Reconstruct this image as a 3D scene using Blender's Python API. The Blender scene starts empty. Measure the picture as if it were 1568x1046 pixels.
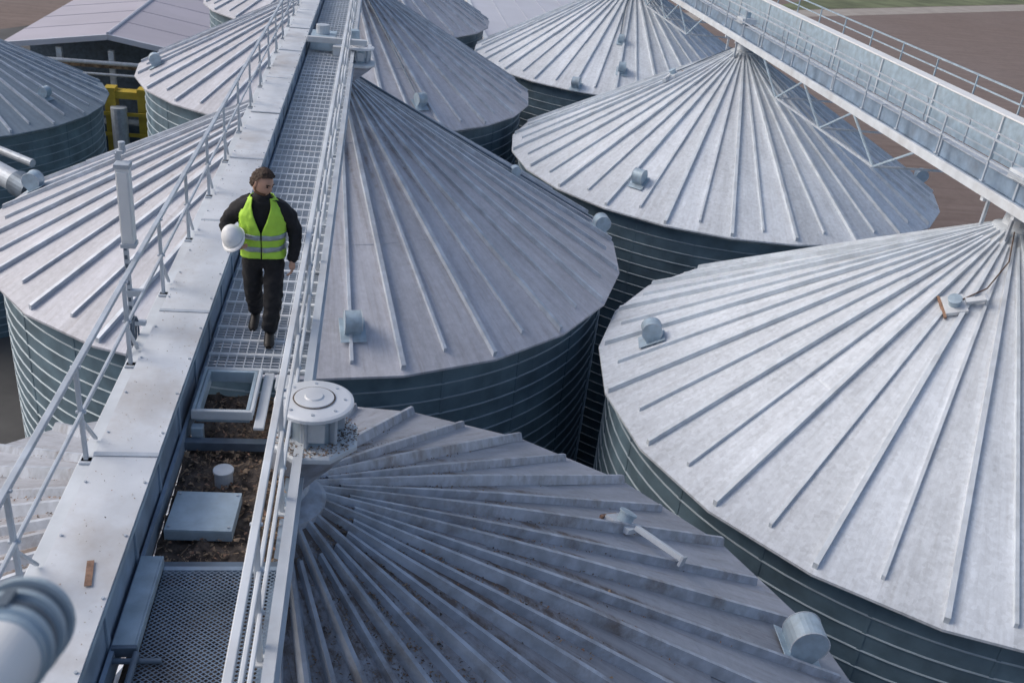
import bpy, bmesh, math, random
import numpy as np
from mathutils import Vector, Matrix, noise as mnoise
random.seed(7)
D2R=math.radians
# ------------------------------------------------------------------ materials
def new_mat(name):
    m=bpy.data.materials.new(name); m.use_nodes=True
    nt=m.node_tree; b=nt.nodes['Principled BSDF']
    return m,nt,b
def N(nt,t,**kw):
    n=nt.nodes.new(t)
    for k,v in kw.items(): setattr(n,k,v)
    return n
def math_n(nt,op,a,b=None,c=None):
    n=nt.nodes.new('ShaderNodeMath'); n.operation=op
    for i,x in enumerate((a,b,c)):
        if x is None: continue
        if isinstance(x,(int,float)): n.inputs[i].default_value=x
        else: nt.links.new(x,n.inputs[i])
    return n.outputs[0]
def mix_c(nt,fac,a,b,mode='MIX'):
    n=nt.nodes.new('ShaderNodeMix'); n.data_type='RGBA'; n.blend_type=mode
    for i,x in ((0,fac),(6,a),(7,b)):
        if isinstance(x,(int,float)): n.inputs[i].default_value=x
        elif isinstance(x,tuple): n.inputs[i].default_value=(*x,1) if len(x)==3 else x
        else: nt.links.new(x,n.inputs[i])
    return n.outputs[2]
def ramp(nt,fac,p0,p1):
    n=nt.nodes.new('ShaderNodeMapRange'); n.inputs[1].default_value=p0; n.inputs[2].default_value=p1
    nt.links.new(fac,n.inputs[0]); return n.outputs[0]
def noise_n(nt,vec,scale,detail=4,rough=.55):
    n=nt.nodes.new('ShaderNodeTexNoise'); n.inputs['Scale'].default_value=scale
    n.inputs['Detail'].default_value=detail; n.inputs['Roughness'].default_value=rough
    if vec is not None: nt.links.new(vec,n.inputs['Vector'])
    return n.outputs['Fac']
def simple(name,col,rough=.5,metal=0.,var=.12,scale=6,dirt=None,dirt_amt=.3,bump=0.,bscale=40,col2=None):
    m,nt,b=new_mat(name)
    tc=N(nt,'ShaderNodeTexCoord').outputs['Object']
    f=noise_n(nt,tc,scale,5)
    lo=tuple(c*(1-var) for c in col); hi=tuple(min(1,c*(1+var)) for c in col)
    c=mix_c(nt,ramp(nt,f,.35,.65),lo,hi)
    if dirt:
        f2=noise_n(nt,tc,scale*.37,6,.7)
        c=mix_c(nt,math_n(nt,'MULTIPLY',ramp(nt,f2,.5,.72),dirt_amt),c,dirt)
    nt.links.new(c,b.inputs['Base Color'])
    b.inputs['Roughness'].default_value=rough; b.inputs['Metallic'].default_value=metal
    if bump:
        bn=N(nt,'ShaderNodeBump'); bn.inputs['Strength'].default_value=bump; bn.inputs['Distance'].default_value=.01
        nt.links.new(noise_n(nt,tc,bscale,4),bn.inputs['Height']); nt.links.new(bn.outputs[0],b.inputs['Normal'])
    return m
def roof_mat(name,col,dirt_amt,apexdirt,tint=(.30,.24,.19),spangle=.06,ribdirt=.2):
    m,nt,b=new_mat(name)
    tc=N(nt,'ShaderNodeTexCoord').outputs['Object']
    sx=N(nt,'ShaderNodeSeparateXYZ'); nt.links.new(tc,sx.inputs[0])
    X,Y=sx.outputs[0],sx.outputs[1]
    ang=math_n(nt,'ARCTAN2',Y,X)
    r=math_n(nt,'SQRT',math_n(nt,'ADD',math_n(nt,'MULTIPLY',X,X),math_n(nt,'MULTIPLY',Y,Y)))
    au=math_n(nt,'MULTIPLY',ang,48/(2*math.pi))
    sec=math_n(nt,'FLOOR',au)
    fr=math_n(nt,'FRACT',au)
    dr=math_n(nt,'MINIMUM',fr,math_n(nt,'SUBTRACT',1.0,fr))
    wn=N(nt,'ShaderNodeTexWhiteNoise',noise_dimensions='1D'); nt.links.new(sec,wn.inputs['W'])
    pan=wn.outputs['Value']
    cv=N(nt,'ShaderNodeCombineXYZ')
    nt.links.new(math_n(nt,'MULTIPLY',ang,26.),cv.inputs[0]); nt.links.new(math_n(nt,'MULTIPLY',r,.35),cv.inputs[1]); nt.links.new(pan,cv.inputs[2])
    st=noise_n(nt,cv.outputs[0],1.6,6,.65)
    blot=noise_n(nt,tc,.7,6,.6)
    fl=N(nt,'ShaderNodeTexVoronoi'); fl.inputs['Scale'].default_value=14; nt.links.new(tc,fl.inputs['Vector'])
    sc=N(nt,'ShaderNodeSeparateColor'); nt.links.new(fl.outputs['Color'],sc.inputs[0])
    fine=noise_n(nt,tc,7,6,.75)
    v=math_n(nt,'ADD',math_n(nt,'MULTIPLY',pan,.18),math_n(nt,'MULTIPLY',ramp(nt,st,.3,.7),.22))
    v=math_n(nt,'ADD',v,math_n(nt,'MULTIPLY',ramp(nt,blot,.3,.7),.18))
    v=math_n(nt,'ADD',v,math_n(nt,'MULTIPLY',sc.outputs[0],spangle))
    v=math_n(nt,'ADD',v,math_n(nt,'MULTIPLY',ramp(nt,fine,.35,.65),.13))
    v=math_n(nt,'ADD',v,.60)
    vm=N(nt,'ShaderNodeVectorMath',operation='SCALE'); vm.inputs[0].default_value=col; nt.links.new(v,vm.inputs['Scale'])
    dn=noise_n(nt,cv.outputs[0],2.7,8,.75)
    d=math_n(nt,'MULTIPLY',ramp(nt,dn,.52,.75),dirt_amt)
    ap=math_n(nt,'MULTIPLY',math_n(nt,'MULTIPLY',ramp(nt,r,4.6,.8),ramp(nt,fine,.38,.62)),apexdirt)
    rd=math_n(nt,'MULTIPLY',ramp(nt,math_n(nt,'MULTIPLY',dr,r),.55,.08),ramp(nt,noise_n(nt,tc,2.3,6,.8),.42,.62))
    rd=math_n(nt,'MULTIPLY',math_n(nt,'MULTIPLY',rd,ramp(nt,r,8.,2.5)),ribdirt)
    dd=math_n(nt,'MINIMUM',math_n(nt,'ADD',math_n(nt,'ADD',d,ap),rd),.92)
    c=mix_c(nt,dd,vm.outputs[0],tint)
    nt.links.new(c,b.inputs['Base Color'])
    b.inputs['Metallic'].default_value=.08
    nt.links.new(math_n(nt,'ADD',math_n(nt,'MULTIPLY',blot,.2),.5),b.inputs['Roughness'])
    bn=N(nt,'ShaderNodeBump'); bn.inputs['Strength'].default_value=.3; bn.inputs['Distance'].default_value=.035
    nt.links.new(noise_n(nt,tc,1.6,3),bn.inputs['Height']); nt.links.new(bn.outputs[0],b.inputs['Normal'])
    return m
M={}
M['roofA']=roof_mat('galvanised_roof_grimy',(.36,.38,.43),.62,1.0,(.125,.092,.075),.06,1.3)
M['roofB']=roof_mat('galvanised_roof_aged',(.51,.52,.57),.5,.7,(.26,.225,.215),.08,.9)
M['roofD']=roof_mat('galvanised_roof_bright',(.62,.66,.71),.30,.45,(.36,.35,.34),.15,.5)
M['roof0']=roof_mat('galvanised_roof_dark',(.24,.30,.36),.2,.1)
M['rib']=simple('galvanised_rib',(.53,.58,.65),.5,.15,.15,3,(.26,.23,.21),.35)
M['ribA']=simple('galvanised_rib_grimy',(.42,.46,.53),.5,.15,.2,4,(.16,.125,.105),.8)
M['ribD']=simple('galvanised_rib_bright',(.61,.66,.71),.5,.15,.12,3,(.33,.31,.3),.2)
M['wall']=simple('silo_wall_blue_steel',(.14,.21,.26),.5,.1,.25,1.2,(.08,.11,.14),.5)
M['wallrib']=simple('silo_wall_lip_skylit',(.33,.40,.45),.55,.1,.1,3)  # sky light on the lips is painted in: colour lighter than the wall
M['galv']=simple('galvanised_steel',(.48,.53,.59),.5,.2,.12,5,(.3,.27,.24),.25)
M['galvL']=simple('galvanised_light',(.63,.67,.71),.5,.1,.10,2.2,(.38,.34,.31),.45,.1,20)
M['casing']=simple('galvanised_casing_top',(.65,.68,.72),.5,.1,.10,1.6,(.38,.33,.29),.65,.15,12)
M['vent']=simple('vent_sheet_metal',(.38,.48,.56),.45,.2,.15,5,(.3,.28,.27),.3)
M['dark']=simple('dark_steel',(.12,.16,.21),.5,.3,.2,4)  # one even dark tone for beams, conduits, cables and clamps
M['blue']=simple('shade_blue_steel',(.25,.33,.43),.5,.2,.2,3,(.15,.13,.12),.4)  # bluish shade of the trough side is put into this base colour
M['dirt']=simple('dirt_and_grain_dust',(.085,.068,.058),.95,0,.6,14,(.26,.21,.17),.7,1.,30)
M['grain']=simple('grain_husks',(.26,.19,.13),.9,0,.5,3)
M['rust']=simple('rusty_steel',(.27,.165,.115),.8,.1,.3,20)
M['cable']=simple('brown_cable',(.10,.065,.05),.7,0,.3,20)
M['concrete']=simple('yard_concrete',(.09,.09,.09),.9,0,.2,.3,(.05,.05,.05),.5)
M['white']=simple('white_paint',(.78,.79,.80),.45,0,.05,3)
M['yellow']=simple('yellow_machine_paint',(.50,.37,.05),.5,0,.12,2,(.2,.15,.05),.3)
M['memb']=simple('warehouse_membrane',(.42,.40,.46),.7,0,.06,.15,(.34,.32,.37),.5)
M['whitewall']=simple('pale_sheet_cladding',(.48,.50,.57),.6,0,.06,.2)
M['black']=simple('black_workwear',(.014,.014,.017),.85,0,.3,8,None,0,.9,16)
M['skin']=simple('skin',(.55,.32,.23),.5,0,.08,12)
M['hair']=simple('brown_hair',(.048,.028,.019),.7,0,.4,50,None,0,.8,70)
M['beard']=simple('brown_beard',(.17,.09,.055),.8,0,.3,80,None,0,.6,90)
M['vest']=simple('hi_vis_yellow_fabric',(.48,.80,.08),.7,0,.06,10,None,0,.8,14)
M['refl']=simple('reflective_tape',(.36,.42,.46),.35,.3,.08,20)
M['boot']=simple('boot_leather',(.015,.014,.014),.5,0,.2,20)
M['grass']=simple('grass',(.13,.15,.08),.95,0,.3,.2)
M['track']=simple('gravel_track',(.34,.31,.28),.95,0,.1,.4)
M['eye']=simple('eye_dark',(.03,.02,.02),.3)
def field_mat():
    m,nt,b=new_mat('ploughed_field_soil')
    tc=N(nt,'ShaderNodeTexCoord').outputs['Object']
    mp=N(nt,'ShaderNodeMapping'); mp.inputs['Rotation'].default_value=(0,0,D2R(28)); mp.inputs['Scale'].default_value=(.25,2.2,1)
    nt.links.new(tc,mp.inputs[0])
    a=noise_n(nt,mp.outputs[0],.5,6,.7); bb=noise_n(nt,tc,.02,5,.6); cc=noise_n(nt,tc,1.2,6,.8)
    c=mix_c(nt,ramp(nt,a,.3,.7),(.145,.105,.090),(.225,.175,.155))
    c=mix_c(nt,math_n(nt,'MULTIPLY',ramp(nt,bb,.4,.65),.5),c,(.21,.175,.165))
    c=mix_c(nt,math_n(nt,'MULTIPLY',ramp(nt,cc,.45,.75),.5),c,(.10,.075,.065))
    nt.links.new(c,b.inputs['Base Color']); b.inputs['Roughness'].default_value=.95
    return m
M['field']=field_mat()
# ------------------------------------------------------------------ mesh builder
class MB:
    def __init__(s): s.v=[];s.f=[];s.m=[];s.mats=[]
    def mi(s,mat):
        if mat not in s.mats: s.mats.append(mat)
        return s.mats.index(mat)
    def add(s,vs,fs,mat):
        o=len(s.v); s.v+= [tuple(v) for v in vs]; k=s.mi(mat)
        for f in fs: s.f.append(tuple(i+o for i in f)); s.m.append(k)
    def box(s,x0,x1,y0,y1,z0,z1,mat,T=None):
        vs=[(x,y,z) for z in (z0,z1) for y in (y0,y1) for x in (x0,x1)]
        if T is not None: vs=[T@Vector(v) for v in vs]
        s.add(vs,[(0,2,3,1),(4,5,7,6),(0,1,5,4),(2,6,7,3),(0,4,6,2),(1,3,7,5)],mat)
    def beam(s,p,q,w,h,mat,up=(0,0,1)):
        p=Vector(p);q=Vector(q);d=(q-p);L=d.length;d.normalize();u=Vector(up)
        if abs(d.dot(u))>.98: u=Vector((0,1,0))
        r=d.cross(u).normalized();u=r.cross(d)
        T=Matrix((( r.x,d.x,u.x,p.x),(r.y,d.y,u.y,p.y),(r.z,d.z,u.z,p.z),(0,0,0,1)))
        s.box(-w/2,w/2,0,L,-h/2,h/2,mat,T)
    def tube(s,p,q,r,mat,n=8,r2=None,caps=True):
        r2=r if r2 is None else r2
        p=Vector(p);q=Vector(q);d=(q-p).normalized();u=Vector((0,0,1))
        if abs(d.dot(u))>.98:u=Vector((1,0,0))
        a=d.cross(u).normalized();b=d.cross(a)
        vs=[]
        for c,rr in ((p,r),(q,r2)):
            for i in range(n):
                t=2*math.pi*i/n; vs.append(c+a*math.cos(t)*rr+b*math.sin(t)*rr)
        fs=[(i,(i+1)%n,n+(i+1)%n,n+i) for i in range(n)]
        if caps: fs+= [tuple(range(n))[::-1],tuple(range(n,2*n))]
        s.add(vs,fs,mat)
    def path(s,pts,r,mat,n=8):
        for a,b in zip(pts[:-1],pts[1:]): s.tube(a,b,r,mat,n)
    def lathe(s,prof,c,mat,n=24,T=None):
        vs=[];
        for (r,z) in prof:
            for i in range(n):
                t=2*math.pi*i/n; v=Vector((r*math.cos(t),r*math.sin(t),z))
                v=(T@v) if T is not None else v+Vector(c)
                vs.append(v)
        fs=[]
        for j in range(len(prof)-1):
            for i in range(n):
                fs.append((j*n+i,j*n+(i+1)%n,(j+1)*n+(i+1)%n,(j+1)*n+i))
        s.add(vs,fs,mat)
    def mesh(s,name,smooth=False):
        me=bpy.data.meshes.new(name); me.from_pydata(s.v,[],s.f)
        for m in s.mats: me.materials.append(M[m])
        me.polygons.foreach_set('material_index',s.m)
        if smooth: me.polygons.foreach_set('use_smooth',[True]*len(me.polygons))
        me.update(); return me
    def obj(s,name,parent=None,smooth=False,loc=(0,0,0)):
        return link(s.mesh(name,smooth),name,parent,loc)
def link(me,name,parent=None,loc=(0,0,0)):
    o=bpy.data.objects.new(name,me); bpy.context.scene.collection.objects.link(o); o.location=loc
    if parent: o.parent=parent
    return o
def empty(name,loc=(0,0,0),parent=None):
    o=bpy.data.objects.new(name,None); o.empty_display_size=.5
    bpy.context.scene.collection.objects.link(o); o.location=loc
    if parent:o.parent=parent
    return o
def bevel(o,w=.006,seg=2):
    m=o.modifiers.new('b','BEVEL'); m.width=w; m.segments=seg; m.limit_method='ANGLE'; return o
# ------------------------------------------------------------------ camera
f,p,r,yw=1481.836,.47961,.11502,.16948
fw=Vector((math.sin(yw)*math.cos(p),math.cos(yw)*math.cos(p),-math.sin(p)))
r0=Vector((math.cos(yw),-math.sin(yw),0)); u0=r0.cross(fw)
ri=math.cos(r)*r0+math.sin(r)*u0; up=-math.sin(r)*r0+math.cos(r)*u0
cam=bpy.data.cameras.new('camera'); co=bpy.data.objects.new('camera',cam); bpy.context.scene.collection.objects.link(co)
co.matrix_world=Matrix(((ri.x,up.x,-fw.x,0),(ri.y,up.y,-fw.y,0),(ri.z,up.z,-fw.z,0),(0,0,0,1)))
cam.sensor_width=36; cam.lens=f/1568*36; cam.clip_end=5000; cam.clip_start=.05
cam.dof.use_dof=True; cam.dof.focus_distance=10.5; cam.dof.aperture_fstop=3.2
bpy.context.scene.camera=co
# ------------------------------------------------------------------ silos
NS=48
def roof_mesh(R,rise,rm,ribm,name,seed,off=(0,0),lap=True,rs_=1.0):
    rnd=random.Random(seed)
    b=MB(); h=lambda q: rise*(1-q/R)
    laps=[.05*R,.28*R,.281*R,.62*R,.621*R,R] if lap else [.05*R,.28*R,.29*R,.62*R,.63*R,R]
    offs=[0.016,0.016,.008,.008,0,0] if lap else [0]*6
    def pr(q,k): return q if k%2==0 else q*math.cos(math.pi/24)
    vs=[]
    for q,o in zip(laps,offs):
        for k in range(NS):
            a=2*math.pi*k/NS; rr=pr(q,k); vs.append((rr*math.cos(a),rr*math.sin(a),h(q)+o+(rnd.uniform(-.012,.012) if .1*R<q<.95*R else 0)))
    fs=[]
    for j in range(len(laps)-1):
        for k in range(NS):
            fs.append((j*NS+k,(j+1)*NS+k,(j+1)*NS+(k+1)%NS,j*NS+(k+1)%NS))
    base=len(laps)*NS
    for k in range(NS):
        a=2*math.pi*k/NS; rr=pr(R,k); vs.append((rr*math.cos(a),rr*math.sin(a),h(R)-.05))
    for k in range(NS):
        vs.append((.955*R*math.cos(2*math.pi*k/NS),.955*R*math.sin(2*math.pi*k/NS),h(R)-.05))
    j=len(laps)-1
    for k in range(NS):
        n=(k+1)%NS
        fs.append((j*NS+k,base+k,base+n,j*NS+n)); fs.append((base+k,base+NS+k,base+NS+n,base+n))
    b.add(vs,fs,rm)
    for k in range(NS):
        a=2*math.pi*k/NS+rnd.uniform(-.003,.003); big=(k%2==0)
        c=math.cos(a); s_=math.sin(a); t=Vector((-s_,c,0)); e=Vector((c,s_,0))
        rs=(.05 if big else .09)*R; re=(R*.995 if big else R*.965)*rnd.uniform(.988,1.0)
        fk=1 if big else math.cos(math.pi/24)
        re*=fk
        hh=(.10 if big else .075)*rs_
        n=8; ring=[]
        for i in range(n+1):
            q=rs+(re-rs)*i/n
            z=h(q/fk)-.004
            sc=min(1,.42+q/(R*.35)*.58)
            H=(hh*sc)+.016
            wb=(.044 if big else .030)*sc*rs_; wt=wb*1.02
            if rs_>1.1:
                wb=(.085 if big else .065)*sc; wt=.026*sc; H=(.13 if big else .105)*sc+.016
            P=e*q+Vector((0,0,z))
            ring.append([P-t*wb,P-t*wt+Vector((0,0,H)),P+t*wt+Vector((0,0,H)),P+t*wb])
        vv=[x for g in ring for x in g]; ff=[]
        for i in range(n):
            for m_ in range(3): ff.append((i*4+m_,i*4+m_+1,(i+1)*4+m_+1,(i+1)*4+m_))
        ff.append((0,1,2,3)[::-1]); ff.append((n*4,n*4+1,n*4+2,n*4+3))
        b.add(vv,ff,ribm)
    z0=h(.05*R)
    b.lathe([(.055*R,z0-.02),(.055*R,z0+.07),(.05*R,z0+.09),(.03*R,z0+.13),(.028*R,z0+.20),(.034*R,z0+.20),(.03*R,z0+.24),(0.001,z0+.26)],(0,0,0),ribm,24)
    b.v=[(x+off[0]*max(0,z)/rise,y+off[1]*max(0,z)/rise,z) for x,y,z in b.v]
    return b.mesh(name)
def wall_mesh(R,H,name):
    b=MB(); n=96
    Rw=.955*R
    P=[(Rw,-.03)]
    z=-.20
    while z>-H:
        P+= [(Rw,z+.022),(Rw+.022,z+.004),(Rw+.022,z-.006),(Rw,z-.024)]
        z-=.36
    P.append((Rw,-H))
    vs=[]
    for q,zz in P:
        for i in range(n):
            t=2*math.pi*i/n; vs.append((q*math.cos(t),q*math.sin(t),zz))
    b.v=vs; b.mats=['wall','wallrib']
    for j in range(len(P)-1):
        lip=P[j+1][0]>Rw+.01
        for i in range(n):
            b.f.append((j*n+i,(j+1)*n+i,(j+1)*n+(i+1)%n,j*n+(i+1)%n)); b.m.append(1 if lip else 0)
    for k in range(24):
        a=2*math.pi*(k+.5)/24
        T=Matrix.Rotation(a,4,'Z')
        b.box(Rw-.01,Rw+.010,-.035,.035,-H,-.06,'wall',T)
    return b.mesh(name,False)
OFF={}
def local(par,R,rise,rf,a):
    a=D2R(a); q=rf*R; ox,oy=OFF.get(par.name,(0,0))
    e=Vector((math.cos(a),math.sin(a),0)); t=Vector((-math.sin(a),math.cos(a),0))
    P=e*q+Vector((ox*(1-rf),oy*(1-rf),rise*(1-rf)))
    return Matrix(((e.x,t.x,0,P.x),(e.y,t.y,0,P.y),(0,0,1,P.z),(0,0,0,1)))
def hood_vent(R,rise,rf,a,par,s=1.0,rot=0):
    b=MB(); T=local(par,R,rise,rf,a)@Matrix.Rotation(D2R(rot),4,'Z')@Matrix.Scale(s,4)
    n=18; rad=.22; w=.17
    prof=[(-.16,-.12),(-.16,.02)]
    cx,cz=.04,.24
    for i in range(n+1):
        t=math.pi*1.12-(math.pi*1.42)*i/n
        prof.append((cx+rad*math.cos(t),cz+rad*math.sin(t)))
    prof.append((.12,.0)); prof.append((.12,-.2))
    k=len(prof)
    vs=[T@Vector((x,-w,z)) for x,z in prof]+[T@Vector((x,w,z)) for x,z in prof]
    fs=[(i,i+1,k+i+1,k+i) for i in range(k-1)]+[tuple(range(k)),tuple(range(k,2*k))[::-1]]
    b.add(vs,fs,'vent')
    for yy in (-w,w):
        pts=[T@Vector((x,yy,z)) for x,z in prof[2:-2]]
        b.path(pts,.010*s,'galv',5)
    T2=T@Matrix.Rotation(math.atan(rise/R),4,'Y')
    b.box(-.3,.3,-.26,.26,.018,.03,'vent',T2)
    o=b.obj('roof_vent',par); bevel(o,.006); return o
def hatch(R,rise,rf,a,par,rot=0,board=.75):
    b=MB(); T=local(par,R,rise,rf,a)@Matrix.Rotation(math.atan(rise/R),4,'Y')@Matrix.Rotation(D2R(rot),4,'Z')
    b.box(-.2,.2,-.22,.22,.02,.10,'galvL',T)
    b.lathe([(.11,.1),(.11,.22),(.13,.22),(.13,.25),(.0001,.26)],(0,0,0),'vent',20,T)
    b.box(.2,.2+board,-.06,.06,.09,.16,'galvL',T)
    b.box(.2+board,.24+board,-.09,.09,.03,.17,'galv',T)
    b.box(-.25,-.2,-.28,.28,.02,.07,'rust',T)
    o=b.obj('roof_hatch',par); bevel(o,.006); return o
GROUND=-22.
wm={}
def silo(x,y,ze,R,rise,rm,ribm,seed,off=(0,0),lap=True,rs_=1.0):
    e=empty('grain_silo',(x,y,ze)); OFF[e.name]=off
    link(roof_mesh(R,rise,rm,ribm,'roof',seed,off,lap,rs_),'roof',e)
    key=(round(R,2),round(ze,1))
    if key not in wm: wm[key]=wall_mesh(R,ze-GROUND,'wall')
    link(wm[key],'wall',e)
    return e
R1,z1,rs1=8.0,-9.707,4.246
R2,z2,rs2=7.86,-10.074,4.296
x1,y1,s1=-1.15,7.70,16.804
x2,y2,s2=12.85,16.958,16.925
OA=(.42,-.35)
SA=silo(x1,y1,z1,R1,rs1,'roofA','ribA',1,OA,True,1.25)
SB=silo(x1-.14,y1+s1,z1,R1,rs1,'roofB','rib',2,OA)
SC=silo(x1-.32,y1+2*s1,z1,R1,rs1,'roofB','rib',3,OA)
SG=silo(x1-.4,y1+3*s1,z1,R1,rs1,'roofB','rib',4,OA)
SD=silo(x2,y2,z2,R2,rs2,'roofD','ribD',5,(0,0),False)
SE=silo(x2,y2+s2,z2,R2,rs2,'roofD','ribD',6,(0,0),False)
SF=silo(x2,y2+2*s2,z2,R2,rs2,'roofD','ribD',8,(0,0),False)
S0=silo(-20.0,46.4,-12.9,7.7,3.7,'roof0','rib',10)
hood_vent(7.7,3.7,.80,-20,S0); hood_vent(7.7,3.7,.3,-30,S0,1.1)
hood_vent(R1,rs1,.87,-82,SB); hood_vent(R1,rs1,.955,3,SB); hood_vent(R1,rs1,.93,173,SB); hood_vent(R1,rs1,.62,6,SB,.6)
hood_vent(R1,rs1,.90,-165,SC); hood_vent(R1,rs1,.84,-63,SC)
hood_vent(R2,rs2,.86,168.7,SD); hatch(R2,rs2,.30,-140,SD,130,.35)
hood_vent(R2,rs2,.84,-131.8,SE); hatch(R2,rs2,.29,175,SE,40,.3); hood_vent(R2,rs2,.93,-12,SE)
hood_vent(R2,rs2,.97,-119,SF); hood_vent(R2,rs2,.80,-104,SF); hood_vent(R2,rs2,.566,-107,SF,.8)
hood_vent(R1,rs1,.88,10,SA,1.15,-15); hatch(R1,rs1,.67,31,SA,-75,.75)
def conduit(par,R,rise,pts,rad,mat,h=.13):
    b=MB(); P=[local(par,R,rise,rf,a)@Vector((0,0,h)) for rf,a in pts]
    b.path(P,rad,mat,6); b.obj('conduit',par)
conduit(SB,R1,rs1,[(.06,4),(.3,5),(.6,6),(.95,6.5)],.03,'dark'); conduit(SB,R1,rs1,[(.1,9),(.6,8.2),(.95,7.6)],.02,'galv')
conduit(SD,R2,rs2,[(.06,-125),(.15,-122),(.24,-130),(.29,-138)],.014,'cable')
conduit(SE,R2,rs2,[(.05,170),(.15,172),(.28,175)],.02,'dark')
conduit(SC,R1,rs1,[(.06,-60),(.4,-62),(.82,-63)],.03,'dark')
conduit(SF,R2,rs2,[(.1,-112),(.3,-111),(.56,-108)],.035,'dark')
# ------------------------------------------------------------------ walkway over first silo row
DZ=-4.75
Y0,Y1=-1.,75.
wk=empty('catwalk',(0,0,0))
b=MB()
yy=Y0; rnd=random.Random(3)
while yy<Y1:
    L=2.45; zt=-4.44+rnd.uniform(-.004,.004)
    b.box(-1.99,-1.53,yy,yy+L-.008,zt-.012,zt,'casing')
    b.box(-1.995,-1.525,yy-.025,yy+.025,zt+.003,zt+.008,'galv')
    for s in (-1.965,-1.555):
        for q in range(4):
            b.tube((s,yy+.3+q*.6,zt),(s,yy+.3+q*.6,zt+.012),.011,'galv',6)
    yy+=L
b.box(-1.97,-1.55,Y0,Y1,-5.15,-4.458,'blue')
b.box(-1.548,-1.525,Y0,Y1,-4.50,-4.458,'vent')
yy=Y0
while yy<30: b.box(-1.549,-1.535,yy,yy+.05,-5.1,-4.505,'blue'); yy+=.82
b.obj('conveyor_casing',wk)
b=MB()
b.box(-.545,-.53,Y0,Y1,-4.95,-4.60,'galvL'); b.box(-.53,-.47,Y0,Y1,-4.615,-4.60,'galvL'); b.box(-.53,-.47,Y0,Y1,-4.95,-4.935,'galvL')
b.box(-1.53,-1.50,Y0,Y1,-4.95,-4.80,'blue')
yy=4.0
while yy<Y1:
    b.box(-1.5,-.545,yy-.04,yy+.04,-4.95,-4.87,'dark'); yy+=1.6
b.obj('deck_frame',wk)
b=MB(); yy=8.25
GY1=62
while yy<GY1:
    b.box(-1.5,-.55,yy-.024,yy+.024,DZ-.04,DZ-.002,'galvL'); yy+=.29
yy=8.2
while yy<GY1:
    b.box(-1.5,-.55,yy,yy+.008,DZ-.03,DZ-.005,'galv'); yy+=.058
for i in range(12):
    x=-1.49+i*.084; b.box(x,x+.010,8.2,GY1,DZ-.028,DZ-.006,'galvL')
b.obj('grating',wk)
def railing(b,x,zb,zt,mids,ya,yb,ph,sp,mat='galvL',w=.05,side=1):
    b.beam((x,ya,zt),(x,yb,zt),w,w*.8,mat)
    for z in mids: b.beam((x+side*.012,ya,z),(x+side*.012,yb,z),w*.55,w*.75,mat)
    y=ph
    while y<yb:
        if y>ya: 
            b.beam((x,y,zb),(x,y,zt),w*.75,w*.75,mat)
            b.box(x-.045,x+.045,y-.05,y+.05,zb-.02,zb+.0,mat)
            for z in list(mids)+[zt]: b.tube((x-.035,y,z),(x+.04,y,z),.014,'galv',6)
        y+=sp
b=MB()
railing(b,-.585,-4.72,-3.65,(-4.0,-4.33),Y0,62,1.55,1.5,w=.05)
o=b.obj('right_railing',wk); bevel(o,.006)
b=MB()
railing(b,-2.06,-4.5,-3.70,(-4.08,),Y0,62,4.9,1.47,'galv',w=.045)
b.box(-2.12,-2.0,Y0,62,-4.56,-4.52,'galvL'); b.box(-2.12,-2.105,Y0,62,-4.66,-4.56,'galvL')
y=4.9
while y<60:
    b.box(-2.10,-1.97,y-.03,y+.03,-4.75,-4.5,'galv'); b.beam((-2.06,y,-4.15),(-2.06,y+.28,-4.5),.03,.02,'galv'); y+=1.47
o=b.obj('left_railing',wk); bevel(o,.005)
b=MB()
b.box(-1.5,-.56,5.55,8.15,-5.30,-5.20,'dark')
def frame(x0,x1,ya,yb,z0,z1,t,mat):
    b.box(x0,x1,ya,ya+t,z0,z1,mat);b.box(x0,x1,yb-t,yb,z0,z1,mat)
    b.box(x0,x0+t,ya+t,yb-t,z0,z1,mat);b.box(x1-t,x1,ya+t,yb-t,z0,z1,mat)
frame(-1.44,-.98,7.38,8.10,-4.80,-4.68,.035,'vent')
b.box(-1.47,-.95,7.34,7.375,-4.75,-4.66,'galvL'); b.box(-.975,-.945,7.38,8.12,-4.73,-4.665,'galvL'); b.box(-1.47,-1.442,7.38,8.12,-4.73,-4.665,'vent')
b.box(-1.46,-1.36,7.25,7.335,-5.15,-4.78,'vent')
b.box(-.93,-.84,7.2,8.15,-4.76,-4.73,'galvL'); b.box(-.82,-.62,7.9,8.15,-4.77,-4.74,'galvL')
o=b.obj('inlet_frame',wk);bevel(o,.008)
def lump(name,x0,x1,ya,yb,z,amp,mat,par,nx=24,ny=60):
    vs=[];fs=[]
    for j in range(ny+1):
        for i in range(nx+1):
            x=x0+(x1-x0)*i/nx;y=ya+(yb-ya)*j/ny
            vs.append((x,y,z+amp*(mnoise.noise(Vector((x*4,y*4,1)))+.5*mnoise.noise(Vector((x*13,y*13,3))))))
    for j in range(ny):
        for i in range(nx):
            a=j*(nx+1)+i; fs.append((a,a+1,a+nx+2,a+nx+1))
    q=MB();q.add(vs,fs,mat);return q.obj(name,par,True)
lump('soil_spill',-1.5,-.56,5.5,8.15,-5.0,.07,'dirt',wk)
b=MB()
T=Matrix.Translation((-1.19,6.22,-4.86))@Matrix.Rotation(D2R(-2),4,'Z')
b.box(-.25,.25,-.24,.24,-.012,.0,'vent',T); b.box(-.25,.25,-.24,-.225,-.10,-.012,'vent',T); b.box(.235,.25,-.225,.24,-.10,-.012,'vent',T)
for sx in (-.22,.22):
    for sy in (-.2,.2): b.tube(T@Vector((sx,sy,0)),T@Vector((sx,sy,.012)),.012,'galv',6)
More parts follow.
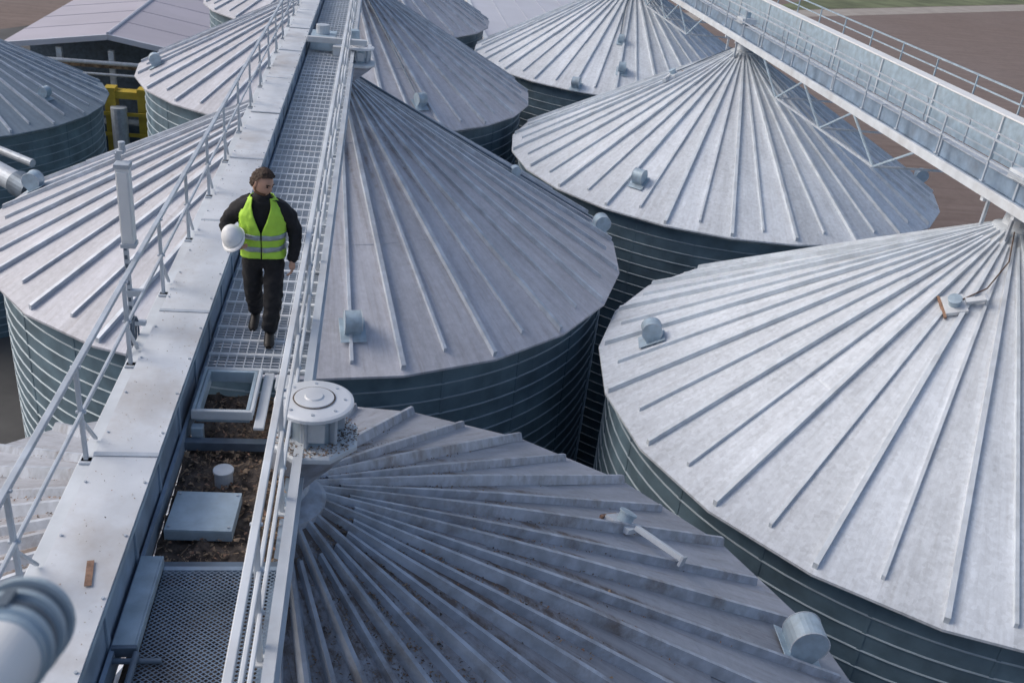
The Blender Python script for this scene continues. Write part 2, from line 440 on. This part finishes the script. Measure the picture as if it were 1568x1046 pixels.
b.lathe([(.075,-5.1),(.075,-4.88),(.085,-4.88),(.085,-4.855),(.001,-4.85)],(-1.12,6.76,0),'galv',20)
o=b.obj('cover_plate',wk);bevel(o,.004)
b=MB()
b.box(-1.52,-1.38,4.75,5.6,-4.80,-4.78,'vent'); b.box(-1.38,-1.365,4.75,5.6,-4.86,-4.78,'vent')
b.box(-1.52,-1.365,4.72,4.75,-4.86,-4.78,'dark')
for y in (4.1,4.4,4.66): b.tube((-1.5,y,-4.83),(-1.2,y,-4.83),.02,'dark',8)
b.tube((-1.36,3.9,-4.80),(-1.36,4.7,-4.80),.022,'dark',8); b.box(-1.45,-1.28,4.25,4.4,-4.88,-4.84,'blue')
o=b.obj('channel_plank',wk);bevel(o,.004)
b=MB()
x0,x1m,ya,yb,z=-1.36,-.56,2.5,5.55,-4.86
step=.036
for sgn in (1,-1):
    c=ya-(x1m-x0)*2
    while c<yb+(x1m-x0)*2:
        lo,hi=x0,x1m
        k=sgn*.8
        if k>0: lo=max(lo,x0+(ya-c)/k); hi=min(hi,x0+(yb-c)/k)
        else: lo=max(lo,x0+(yb-c)/k); hi=min(hi,x0+(ya-c)/k)
        if hi-lo>.01: b.beam((lo,c+k*(lo-x0),z+.001*sgn),(hi,c+k*(hi-x0),z+.001*sgn),.005,.004,'blue')
        c+=step
b.box(x0,x1m,yb-.02,yb+.02,z-.03,z+.008,'blue')
b.box(x0,x1m,4.3,4.34,z-.05,z-.006,'blue')
b.obj('expanded_metal_mesh',wk)
b=MB(); b.box(-1.52,-.55,1.5,5.54,-5.18,-5.15,'dirt'); b.box(-.62,-.548,2.5,8.2,-5.4,-4.955,'blue'); b.obj('lower_tray',wk)  # tray's dark dirt colour stands in for shade below the mesh
b=MB(); T=Matrix.Translation((-1.69,5.02,-4.430))@Matrix.Rotation(D2R(10),4,'Z'); b.box(-.022,.022,-.12,.12,0,.004,'rust',T); b.obj('rust_strip',wk)
lp=empty('lamp_post',(-2.17,8.45,0))
b=MB()
b.box(-.02,.02,-.02,.02,-4.7,-2.76,'galv'); 
for i in range(21): b.box(-.012,.012,-.024,-.0205,-4.6+i*.085,-4.56+i*.085,'dark')
b.box(-.03,.12,-.03,.03,-4.42,-4.38,'galv'); b.box(-.03,.12,-.03,.03,-4.12,-4.06,'galv')
b.obj('post',lp)
b=MB()
b.box(.0,.11,-.14,-.03,-3.55,-2.86,'white'); b.box(.01,.10,-.15,-.14,-3.52,-2.89,'white')
b.box(-.01,.12,-.15,-.02,-3.59,-3.55,'galv'); b.box(-.01,.12,-.15,-.02,-2.86,-2.82,'galv')
b.box(.0,.06,-.05,.05,-2.76,-2.73,'galv'); b.tube((.04,0,-2.73),(.04,0,-2.66),.03,'galv',10)
o=b.obj('lamp_housing',lp);bevel(o,.015,3)
b=MB()
for kk in range(3):
    pts=[Vector((-2.12-.02*kk,8.35+.10*math.cos(t),-4.45+.15*math.sin(t)+.01*kk)) for t in [2*math.pi*i/20 for i in range(21)]]
    b.path(pts,.009,'dark',6)
pts=[Vector((-2.13,8.3-.12*i,-4.5+.08*math.sin(i*1.1)-.02*i)) for i in range(26)]
b.path(pts,.010,'dark',6)
for k,zz in ((-.64,-4.45),(-.65,-4.50)):
    pts=[Vector((k+.012*math.sin(i*.9),2+.4*i,zz-.02*abs(math.sin(i*.42)))) for i in range(90)]
    b.path(pts,.008,'dark',5)
b.obj('cables',wk)
# ------------------------------------------------------------------ hoppers
def hopper(hx,y,dz=0,ax=-.73,ay=7.35):
    e=empty('grain_inlet_hopper',(hx,y,dz))
    b=MB()
    b.lathe([(.001,-4.235),(.07,-4.235),(.08,-4.245),(.16,-4.25),(.165,-4.262),(.30,-4.275),(.325,-4.285),(.325,-4.315),(.30,-4.32),(.001,-4.32)],(0,0,0),'casing',40)
    for i in range(8):
        t=i*math.pi/4; b.tube((.25*math.cos(t),.25*math.sin(t),-4.28),(.25*math.cos(t),.25*math.sin(t),-4.262),.014,'galv',6)
    b.lathe([(.16,-4.256),(.175,-4.256)],(0,0,0),'dirt',40)
    b.obj('lid',e,False)
    b=MB()
    b.lathe([(.19,-4.32),(.19,-4.62)],(0,0,0),'vent',28)
    for i in range(6):
        t=i*math.pi/3+.3; T=Matrix.Rotation(t,4,'Z'); b.box(.19,.26,-.015,.015,-4.60,-4.32,'galv',T)
    b.box(-.10,.10,-.225,-.18,-4.56,-4.38,'galvL')
    T=Matrix.Rotation(D2R(22.5),4,'Z')
    b.lathe([(.001,-4.60),(.37,-4.61),(.39,-4.63),(.39,-4.67),(.36,-4.69)],(0,0,0),'galvL',8,T)
    n=16; vs=[]; fs=[]
    for (t,rr) in [(0,.34),(.25,.31),(.5,.25),(.8,.19),(1.15,.17)]:
        c=Vector(((ax-hx)*t,(ay-y)*t,-4.68-.85*t))
        for i in range(n):
            a=2*math.pi*i/n; vs.append(c+Vector((rr*math.cos(a),rr*math.sin(a),0)))
    for j in range(4):
        for i in range(n): fs.append((j*n+i,j*n+(i+1)%n,(j+1)*n+(i+1)%n,(j+1)*n+i))
    b.add(vs,fs,'ribA')
    o=b.obj('body',e);bevel(o,.006)
hopper(-.40,6.95); hopper(-.36,6.95+s1-1.3,-.25,-.73,7.35+s1); hopper(-.36,6.95+2*s1-1.3,-.25,-.73,7.35+2*s1)
for k in (1,2):
    q=MB(); yb_=22.1+(k-1)*s1
    q.box(-1.5,-.2,yb_,yb_+.12,-4.45,-4.33,'galvL'); q.box(-1.45,-.9,yb_+.4,yb_+1.2,-4.7,-4.40,'vent'); q.box(-.95,-.1,yb_+.2,yb_+.8,-4.75,-4.55,'galvL')
    q.tube((-1.2,yb_+.8,-4.4),(-1.2,yb_+.8,-4.2),.15,'galv',16); q.tube((-.5,yb_+1.0,-4.55),(-.5,yb_+1.0,-4.3),.12,'vent',16)
    bevel(q.obj('drive_unit',wk),.01)
b=MB(); rr=random.Random(11)
def chip(P,s):
    a=[Vector((rr.uniform(-1,1),rr.uniform(-1,1),rr.uniform(0,1)))*s+P for _ in range(4)]
    b.add(a,[(0,1,2),(0,2,3),(0,3,1),(1,3,2)],rr.choice(['grain','grain','grain','dirt','rust']))
for i in range(24000):
    k=rr.randrange(48); q=.6+rr.expovariate(1/1.6)
    if q>6.4: continue
    if mnoise.noise(Vector((k*3.3,q*.9,0)))<-.02 and rr.random()<.9: continue
    a=2*math.pi*k/48+rr.choice([-1,1,1])*(.085/q+abs(rr.gauss(0,.045/q)))
    w_=1-q/R1
    P=Vector((x1+q*math.cos(a)+OA[0]*w_,y1+q*math.sin(a)+OA[1]*w_,z1+rs1*w_+.012)); chip(P,rr.uniform(.007,.022))
for i in range(5000):
    P=Vector((rr.uniform(-1.5,-.57),rr.uniform(5.5,8.1),-4.99+rr.uniform(0,.05)))
    if mnoise.noise(Vector((P.x*5,P.y*5,2)))<-.1 and rr.random()<.7: continue
    chip(P,.006+.03*rr.random()**3)
for i in range(140):
    P=Vector((rr.uniform(-1.5,-.57),rr.uniform(5.5,8.1),-5.0)); a=rr.uniform(0,3.14); L=rr.uniform(.04,.12)
    b.beam(P,P+Vector((math.cos(a)*L,math.sin(a)*L,rr.uniform(0,.04))),.006,.004,'grain')
for i in range(1000):
    t=rr.uniform(0,6.28);q=rr.uniform(.2,.37); chip(Vector((-.40+q*math.cos(t),6.95+q*math.sin(t),-4.61)),rr.uniform(.006,.018))
for i in range(500):
    chip(Vector((rr.uniform(-1.98,-1.54),rr.uniform(3,14),-4.435)),rr.uniform(.003,.009))
b.obj('grain_debris')
# ------------------------------------------------------------------ second walkway
w2=empty('conveyor_bridge')
b=MB(); ya,yb=2.,80.
b.box(12.25,12.33,ya,yb,-5.50,-5.30,'galvL'); b.box(12.33,13.9,ya,yb,-5.43,-5.41,'blue')
yy=ya
while yy<yb:
    b.box(13.95,14.3,yy,yy+2.99,-4.44,-4.40,'white'); b.box(13.97,14.28,yy,yy+2.99,-5.4,-4.445,'vent')
    b.box(13.935,13.97,yy+.02,yy+.08,-5.4,-4.45,'galvL')
    b.box(12.62,12.98,yy,yy+2.97,-5.06,-5.03,'galv'); b.box(12.64,12.96,yy,yy+2.97,-5.4,-5.065,'blue'); b.box(12.60,13.0,yy-.04,yy+.02,-5.4,-5.01,'galv')
    b.box(13.1,13.8,yy+.5,yy+.56,-5.405,-5.385,'galv'); b.box(13.1,13.8,yy+2.,yy+2.06,-5.405,-5.385,'galv')
    yy+=3
b.box(14.32,14.4,ya,yb,-5.46,-5.2,'galvL')
bevel(b.obj('bridge_deck_and_casing',w2),.008)
b=MB()
railing(b,12.38,-5.26,-4.42,(-4.85,),ya,yb,2.6,1.9,'galv',.05)
railing(b,13.15,-5.4,-4.55,(-4.95,),ya,yb,2.9,1.9,'galv',.035)
railing(b,14.36,-5.2,-3.95,(-4.2,),ya,yb,3.1,1.9,'vent',.045)
b.obj('bridge_railings',w2)
b=MB()
for i in range(-1,4):
    c=y2+s2*(i+.5)
    for X in (12.29,14.3):
        b.beam((X,c-3.4,-6.35),(X,c+3.4,-6.35),.06,.06,'galv')
        pts=[(c-5.1,-5.45),(c-3.4,-6.35),(c-1.7,-5.45),(c,-6.35),(c+1.7,-5.45),(c+3.4,-6.35),(c+5.1,-5.45)]
        for q0,q1 in zip(pts[:-1],pts[1:]): b.beam((X,q0[0],q0[1]),(X,q1[0],q1[1]),.045,.045,'vent')
    for j in (-3.4,0,3.4): b.beam((12.3,c+j,-6.35),(14.3,c+j,-6.35),.05,.05,'galv')
for i in range(4):
    c=y2+s2*i
    for dx in (-.45,.45):
        for dy in (-.45,.45): b.beam((x2+dx,c+dy,-6.1),(x2+dx,c+dy,-5.45),.06,.06,'galv')
    b.box(12.3,14.3,c-.6,c-.5,-5.60,-5.505,'galvL'); b.box(12.3,14.3,c+.5,c+.6,-5.60,-5.505,'galvL')
    b.lathe([(.28,-5.9),(.22,-5.45)],(x2,c,0),'galvL',16)
    b.box(12.5,13.0,c-.3,c+.3,-4.98,-4.8,'galvL'); b.tube((12.75,c,-4.8),(12.75,c,-4.6),.12,'vent',16)
b.obj('bridge_truss',w2)
# ------------------------------------------------------------------ foreground pipe with flange
b=MB()
P0,P1=Vector((-.56,.98,-1.17)),Vector((-.605,1.38,-1.365)); dd=(P1-P0).normalized()
b.tube(P0-dd*.9,P1-dd*.13,.070,'white',40); b.tube(P1-dd*.13,P1,.074,'vent',40)
for t_,rr_,m_ in ((-.10,.081,'vent'),(-.06,.078,'dark'),(-.02,.085,'vent'),(.02,.079,'dark'),(.05,.088,'vent')):
    b.tube(P1+dd*t_,P1+dd*(t_+.025),rr_,m_,40)
b.tube(P1,P1+dd*.06,.07,'dark',32)
b.beam(P1-dd*.06+Vector((0,0,.085)),P1+dd*.02+Vector((0,0,.09)),.02,.02,'dark')
b.obj('inlet_pipe',None,False)
# ------------------------------------------------------------------ ground and background buildings
def sheet(name,z,mat,pts):
    q=MB(); q.add([(a,c,z) for a,c in pts],[tuple(range(len(pts)))],mat); return q.obj(name)
sheet('ground',GROUND,'field',[(-3000,-3000),(3000,-3000),(3000,3000),(-3000,3000)])
sheet('yard',GROUND+.004,'concrete',[(-60,-40),(24,-40),(24,130),(-20,130),(-60,66)])
sheet('gravel_road',GROUND+.008,'track',[(30,137),(64,158),(140,203),(340,320),(340,328),(138,209),(62,163),(30,144)])
sheet('grass_verge',GROUND+.004,'grass',[(62,163.5),(138,209.5),(600,480),(600,900),(300,600),(120,230)])
wh=empty('storage_warehouse')
b=MB(); xl,xr,xm,ya,yb=-21.3,-9.9,-15.4,60.2,120
ze,zr=-13.5,-12.6
b.add([(xl,ya,ze),(xm,ya,zr),(xm,yb,zr),(xl,yb,ze)],[(0,1,2,3)],'memb'); b.add([(xm,ya,zr),(xr,ya,ze),(xr,yb,ze),(xm,yb,zr)],[(0,1,2,3)],'memb')
b.tube((xm,ya,zr),(xm,yb,zr),.12,'whitewall',8)
b.beam((xl,ya,ze-.15),(xm,ya,zr-.15),.25,.3,'whitewall'); b.beam((xm,ya,zr-.15),(xr,ya,ze-.15),.25,.3,'whitewall')
for i in range(1,14):
    y=ya+i*4
    b.tube((xl,y,ze-.01),(xm,y,zr-.01),.05,'memb',6); b.tube((xm,y,zr-.01),(xr,y,ze-.01),.05,'memb',6)
b.obj('roof',wh)
b=MB()
b.box(xl+.2,xr-.2,ya+4,yb,GROUND,ze-.2,'dark')
for x in (xl+.3,-18.3,-15.4,-12.5,xr-.5): b.box(x-.15,x+.15,ya+.2,ya+.5,GROUND,ze-.1,'galvL')
b.box(xl,xr,ya+.1,ya+.19,-14.6,-14.3,'grain'); b.tube((xl-6,ya-.3,-14.2),(xr+1,ya-.3,-14.2),.12,'galv',10); b.tube((xl-6,ya-.6,-14.8),(xr,ya-.6,-14.8),.08,'galv',10)
b.obj('frame',wh)
ml=empty('grain_dryer')
b=MB()
for x in (-18.6,-17.2,-15.2,-13.4): b.box(x,x+.6,57.4,58.2,GROUND,-15.0,'yellow')
b.box(-18.8,-12.6,57.5,58.3,-15.6,-15.2,'yellow'); b.box(-18.2,-13.2,57.7,59,-20,-17.2,'dark')
b.tube((-16.4,57.2,-19),(-16.4,57.2,-15.6),.5,'galv',16); b.tube((-14.4,57.2,-20),(-14.4,57.2,-16),.45,'galv',16)
for k in range(4): b.beam((-18.8,57.2,-20+k*1.2),(-12.6,57.2,-20+k*1.2),.1,.2,'yellow')
b.obj('dryer_frame',ml)
pw=empty('loading_hall')
b=MB(); b.box(7.4,24,63.5,110,GROUND,-12.5,'whitewall')
b.box(7.2,24.2,63.3,63.6,-12.7,-12.35,'galvL'); b.box(7.2,7.5,63.6,110,-12.7,-12.35,'galvL')
for i in range(1,9): b.box(7.5+i*2,7.55+i*2,63.6,110,-12.49,-12.46,'whitewall')
b.obj('hall_shell',pw)
sp=MB()
sp.tube((-14.5,30.5,-9.0),(-9.2,26.6,-9.9),.30,'galv',24); sp.tube((-9.6,26.9,-9.83),(-9.1,26.5,-9.92),.36,'dark',24); sp.tube((-16,33,-9.4),(-10,29.4,-10.1),.12,'galv',12)
sp.obj('grain_spout')
# ------------------------------------------------------------------ worker
man=empty('worker',(-1.02,8.98,DZ)); man.scale=(.97,.97,.97)
def skin_obj(name,verts,edges,radii,mat,par,sub=2,root=0):
    me=bpy.data.meshes.new(name); me.from_pydata([Vector(v) for v in verts],edges,[]); me.materials.append(M[mat])
    o=link(me,name,par); md=o.modifiers.new('s','SKIN'); md.use_smooth_shade=True
    for i,rv in enumerate(radii):
        rr_=rv if isinstance(rv,tuple) else (rv,rv)
        me.skin_vertices[0].data[i].radius=rr_
        me.skin_vertices[0].data[i].use_root=(i==root)
    s=o.modifiers.new('ss','SUBSURF'); s.levels=sub; s.render_levels=sub
    return o
V=[(0,0.02,.97),(0,.01,1.12),(0,0,1.28),(0,0,1.42),(0,-.01,1.50),(0,-.015,1.55),
 (.105,.0,.88),(.100,-.09,.50),(.10,-.085,.44),(.06,-.12,.06),
 (-.105,.0,.88),(-.115,.06,.50),(-.115,.09,.44),(-.12,.32,.10),
 (.20,.01,1.425),(.27,.03,1.28),(.315,.05,1.14),(.315,-.02,1.0),(.293,-.088,.86),
 (-.20,.01,1.425),(-.29,.04,1.31),(-.37,.05,1.17),(-.32,-.08,1.11),(-.25,-.19,1.08)]
E=[(0,1),(1,2),(2,3),(3,4),(4,5),(0,6),(6,7),(7,8),(8,9),(0,10),(10,11),(11,12),(12,13),(3,14),(14,15),(15,16),(16,17),(17,18),(3,19),(19,20),(20,21),(21,22),(22,23)]
Rr=[.15,.15,.155,.13,.075,.065,.135,.100,.098,.085,.135,.100,.098,.085,.102,.088,.080,.068,.058,.102,.088,.080,.068,.058]
bd=skin_obj('body_workwear',V,E,Rr,'black',man)
tx=bpy.data.textures.new('cloth_folds','CLOUDS'); tx.noise_scale=.07
s=bd.modifiers.new('ss2','SUBSURF'); s.levels=1; s.render_levels=1
dm=bd.modifiers.new('folds','DISPLACE'); dm.texture=tx; dm.strength=.045; dm.mid_level=.5
def ringshell(name,secs,mat,off=0.,z0=None,z1=None,nth=72,open_front=True,par=man):
    zs=[s[0] for s in secs]
    def at(z,k): return float(np.interp(z,zs,[s[k] for s in secs]))
    za=z0 if z0 is not None else zs[0]; zb=z1 if z1 is not None else zs[-1]
    n=max(2,int((zb-za)/.015)); vs=[];fs=[]
    for j in range(n+1):
        z=za+(zb-za)*j/n; g=at(z,4) if open_front else 0
        for i in range(nth+1):
            t=g+(2*math.pi-2*g)*i/nth
            hw,hd,yo=at(z,1)+off,at(z,2)+off,at(z,3)
            ex=.85
            sx=math.copysign(abs(math.sin(t))**ex,math.sin(t)); cy=math.copysign(abs(math.cos(t))**ex,math.cos(t))
            w=.012*mnoise.noise(Vector((sx*3,cy*3,z*9)))+.008*mnoise.noise(Vector((sx*7,cy*7,z*16)))
            vs.append(((hw+w)*sx,yo-(hd+w)*cy,z+(.012*math.cos(t*2) if z<.97 else 0)))
    m_=nth+1
    for j in range(n):
        for i in range(nth): fs.append((j*m_+i,j*m_+i+1,(j+1)*m_+i+1,(j+1)*m_+i))
    q=MB();q.add(vs,fs,mat);o=q.obj(name,par,True)
    s=o.modifiers.new('so','SOLIDIFY');s.thickness=.008;s.offset=0
    return o
secs=[(.915,.222,.185,.01,.02),(1.0,.212,.172,.01,.015),(1.1,.212,.168,.005,.012),(1.2,.222,.172,0,.02),(1.28,.23,.174,0,.12),(1.36,.225,.165,0,.26),(1.43,.19,.145,0,.42),(1.49,.145,.12,0,.62),(1.525,.11,.105,0,.8)]
ringshell('hi_vis_vest',secs,'vest')
ringshell('reflective_band',secs,'refl',.007,.995,1.045)
ringshell('reflective_band',secs,'refl',.007,1.12,1.17)
def head():
    e=empty('head',(0.01,-.035,1.67),man); e.rotation_euler=(D2R(18),D2R(6),D2R(52)); e.scale=(1.13,1.13,1.13)
    def shape(d):
        x,y,z=d
        w=.078*(1-.16*max(0,-z)**1.5-.05*max(0,z)); dp=.098*(1-.05*max(0,-z)); h=.122
        P=Vector((x*w,y*dp,z*h))
        if y<0:
            nz=math.exp(-((x/.16)**2+((z+.12)/.22)**2)); P.y-=.022*nz
            P.y+=.010*math.exp(-(((abs(x)-.36)/.17)**2+((z-.08)/.13)**2))
            P.y-=.006*math.exp(-((x/.35)**2+((z+.50)/.10)**2))
            P.y-=.012*math.exp(-((x/.3)**2+((z+.86)/.2)**2))
            P.y-=.006*math.exp(-((x/.5)**2+((z-.24)/.08)**2))
        return P
    def part(name,mat,cond,off,nz=0):
        bm=bmesh.new(); bmesh.ops.create_icosphere(bm,subdivisions=5,radius=1)
        rem=[v for v in bm.verts if not cond(v.co)]
        bmesh.ops.delete(bm,geom=rem,context='VERTS')
        for v in bm.verts:
            d=v.co.copy(); P=shape(d); k=off+nz*abs(mnoise.noise(d*7))
            v.co=P+d*k
        me=bpy.data.meshes.new(name);bm.to_mesh(me);bm.free();me.materials.append(M[mat])
        for q in me.polygons:q.use_smooth=True
        return link(me,name,e)
    part('face','skin',lambda d:True,0)
    part('hair','hair',lambda d:(d.z>.46+.25*max(0,-d.y)*1 or (d.y>.12 and d.z>-.35) or (d.z>.15 and d.y>-.12)) ,.012,.020)
    part('beard','beard',lambda d:(d.y<.1 and d.z<-.42 and not (abs(d.x)<.22 and -.58<d.z<-.5)) or (abs(d.y)<.12 and -.6<d.z<.1 and abs(d.x)>.7) ,.003,.004)
    q=MB()
    for s in(-1,1):
        T=Matrix.Translation((s*.078,.008,-.005))@Matrix.Rotation(D2R(s*12),4,'Z')
        q.lathe([(.001,-.010),(.020,-.009),(.026,0),(.020,.008),(.001,.003)],(0,0,0),'skin',14,T@Matrix.Rotation(D2R(90),4,'Y')@Matrix.Diagonal((1.3,.8,1,1)))
    q.obj('ears',e,True)
    q=MB()
    for s in(-1,1):
        q.lathe([(.001,-.008),(.008,-.005),(.010,0),(.008,.005),(.001,.008)],(s*.030,-.083,.012),'eye',10)
        q.beam((s*.014,-.096,.030),(s*.048,-.084,.032),.008,.008,'hair')
    q.obj('eyes',e,True)
head()
q=MB(); q.lathe([(.078,1.48),(.086,1.53),(.078,1.575),(.066,1.575),(.06,1.5)],(0,-.012,0),'black',24); q.obj('collar',man,True)
skin_obj('neck',[(0,-.01,1.48),(0,-.02,1.55),(.005,-.03,1.62)],[(0,1),(1,2)],[.055,.053,.052],'skin',man)
def hand(name,M4,curl,mat='skin'):
    V=[(0,0,0),(0,0,-.045),(0,.0,-.085)];E=[(0,1),(1,2)];Rd=[(.026,.018),(.036,.016),(.034,.014)]
    skin_obj(name+'_palm',[M4@Vector(v) for v in V],E,Rd,mat,man)
    for i,(x,L) in enumerate([(.028,.072),(.010,.08),(-.009,.074),(-.027,.058)]):
        pts=[Vector((x*.9,0,-.07))];a=0;P=Vector((x,0,-.09));pts.append(P.copy())
        for s in (.42,.32,.26):
            a+=curl; P=P+Vector((0,math.sin(a),-math.cos(a)))*L*s; pts.append(P.copy())
        skin_obj(name+'_finger',[M4@v for v in pts],[(k,k+1) for k in range(4)],[.009,.0095,.009,.0085,.007],mat,man,1)
    pts=[Vector((.018,.002,-.02)),Vector((.042,.012,-.045)),Vector((.052,.022,-.07)),Vector((.048,.032,-.092))]
    skin_obj(name+'_thumb',[M4@v for v in pts],[(0,1),(1,2),(2,3)],[.012,.012,.010,.008],mat,man,1)
hand('left_hand',Matrix.Translation((.293,-.085,.885))@Matrix.Rotation(D2R(-15),4,'X')@Matrix.Rotation(D2R(80),4,'Z')@Matrix.Scale(1.1,4),.45)
hx=Vector((-.245,-.20,1.075))
zd=-(Vector((.75,-.62,-.05)).normalized())
yd=Vector((0,0,1)); xd=yd.cross(zd).normalized(); yd=zd.cross(xd)
hand('right_hand',Matrix(((xd.x,yd.x,zd.x,hx.x),(xd.y,yd.y,zd.y,hx.y),(xd.z,yd.z,zd.z,hx.z),(0,0,0,1)))@Matrix.Scale(1.1,4),.55)
hb=MB(); T=Matrix.Translation((-.255,-.235,1.165))@Matrix.Rotation(D2R(-25),4,'Y')@Matrix.Rotation(D2R(25),4,'X')
n=32
vs=[];fs=[]
for j in range(13):
    t=math.pi/2*j/12
    for i in range(n):
        a=2*math.pi*i/n; rr1=.108*math.cos(t)+.0005; rr2=.132*math.cos(t)+.0005
        z=.135*math.sin(t)*(1+.04*math.exp(-(math.sin(a)*math.cos(t)/.15)**2))
        vs.append(T@Vector((rr1*math.cos(a),rr2*math.sin(a),z)))
for j in range(12):
    for i in range(n): fs.append((j*n+i,j*n+(i+1)%n,(j+1)*n+(i+1)%n,(j+1)*n+i))
hb.add(vs,fs,'white')
vs=[];fs=[]
for k in range(2):
    for i in range(n):
        a=2*math.pi*i/n; ext=(.012+.045*max(0,-math.sin(a))**2)*k
        vs.append(T@Vector(((.107+ext)*math.cos(a),(.131+ext)*math.sin(a),-.004*k)))
for i in range(n): fs.append((i,(i+1)%n,n+(i+1)%n,n+i))
hb.add(vs,fs,'white')
o=hb.obj('safety_helmet',man,True); s=o.modifiers.new('so','SOLIDIFY');s.thickness=.004
hb=MB(); hb.lathe([(.001,.10),(.07,.08),(.10,.01),(.095,-.01)],(0,0,0),'eye',24,T); hb.obj('helmet_lining',man,True)
def boot(name,T):
    q=MB(); secs=[(.06,.040,.12),(.02,.048,.13),(-.06,.050,.10),(-.13,.053,.075),(-.19,.050,.06),(-.225,.030,.04)]
    vs=[];fs=[];n=12
    for (y,w,h) in secs:
        for i in range(n):
            a=2*math.pi*i/n; vs.append(T@Vector((w*math.cos(a),y,max(-.0,h*.5+h*.5*math.sin(a)))))
    for j in range(len(secs)-1):
        for i in range(n): fs.append((j*n+i,j*n+(i+1)%n,(j+1)*n+(i+1)%n,(j+1)*n+i))
    fs+= [tuple(range(n)),tuple(range((len(secs)-1)*n,len(secs)*n))[::-1]]
    q.add(vs,fs,'boot')
    return q.obj(name,man,True)
boot('left_boot',Matrix.Translation((.06,-.12,.0))@Matrix.Rotation(D2R(4),4,'Z'))
boot('right_boot',Matrix.Translation((-.12,.30,.035))@Matrix.Rotation(D2R(-4),4,'Z')@Matrix.Rotation(D2R(16),4,'X'))
# ------------------------------------------------------------------ light
sc=bpy.context.scene
w=bpy.data.worlds.new("World"); sc.world=w; w.use_nodes=True
nt=w.node_tree; bg=nt.nodes['Background']
sky=nt.nodes.new('ShaderNodeTexSky'); sky.sky_type='NISHITA'; sky.sun_disc=False
el,az=D2R(40),D2R(-76)
sky.sun_elevation=el; sky.sun_rotation=az; sky.air_density=1.0; sky.dust_density=3.8; sky.ozone_density=.9
nt.links.new(sky.outputs[0],bg.inputs['Color']); bg.inputs['Strength'].default_value=.15
sd=bpy.data.lights.new('sun','SUN'); sd.energy=1.15; sd.angle=D2R(28); sd.color=(1,.98,.96)
so=bpy.data.objects.new('sun',sd); sc.collection.objects.link(so)
dirv=Vector((math.sin(az)*math.cos(el),math.cos(az)*math.cos(el),math.sin(el)))
so.rotation_euler=dirv.to_track_quat('Z','Y').to_euler()
sc.view_settings.view_transform='Standard'; sc.view_settings.look='None'; sc.view_settings.exposure=0
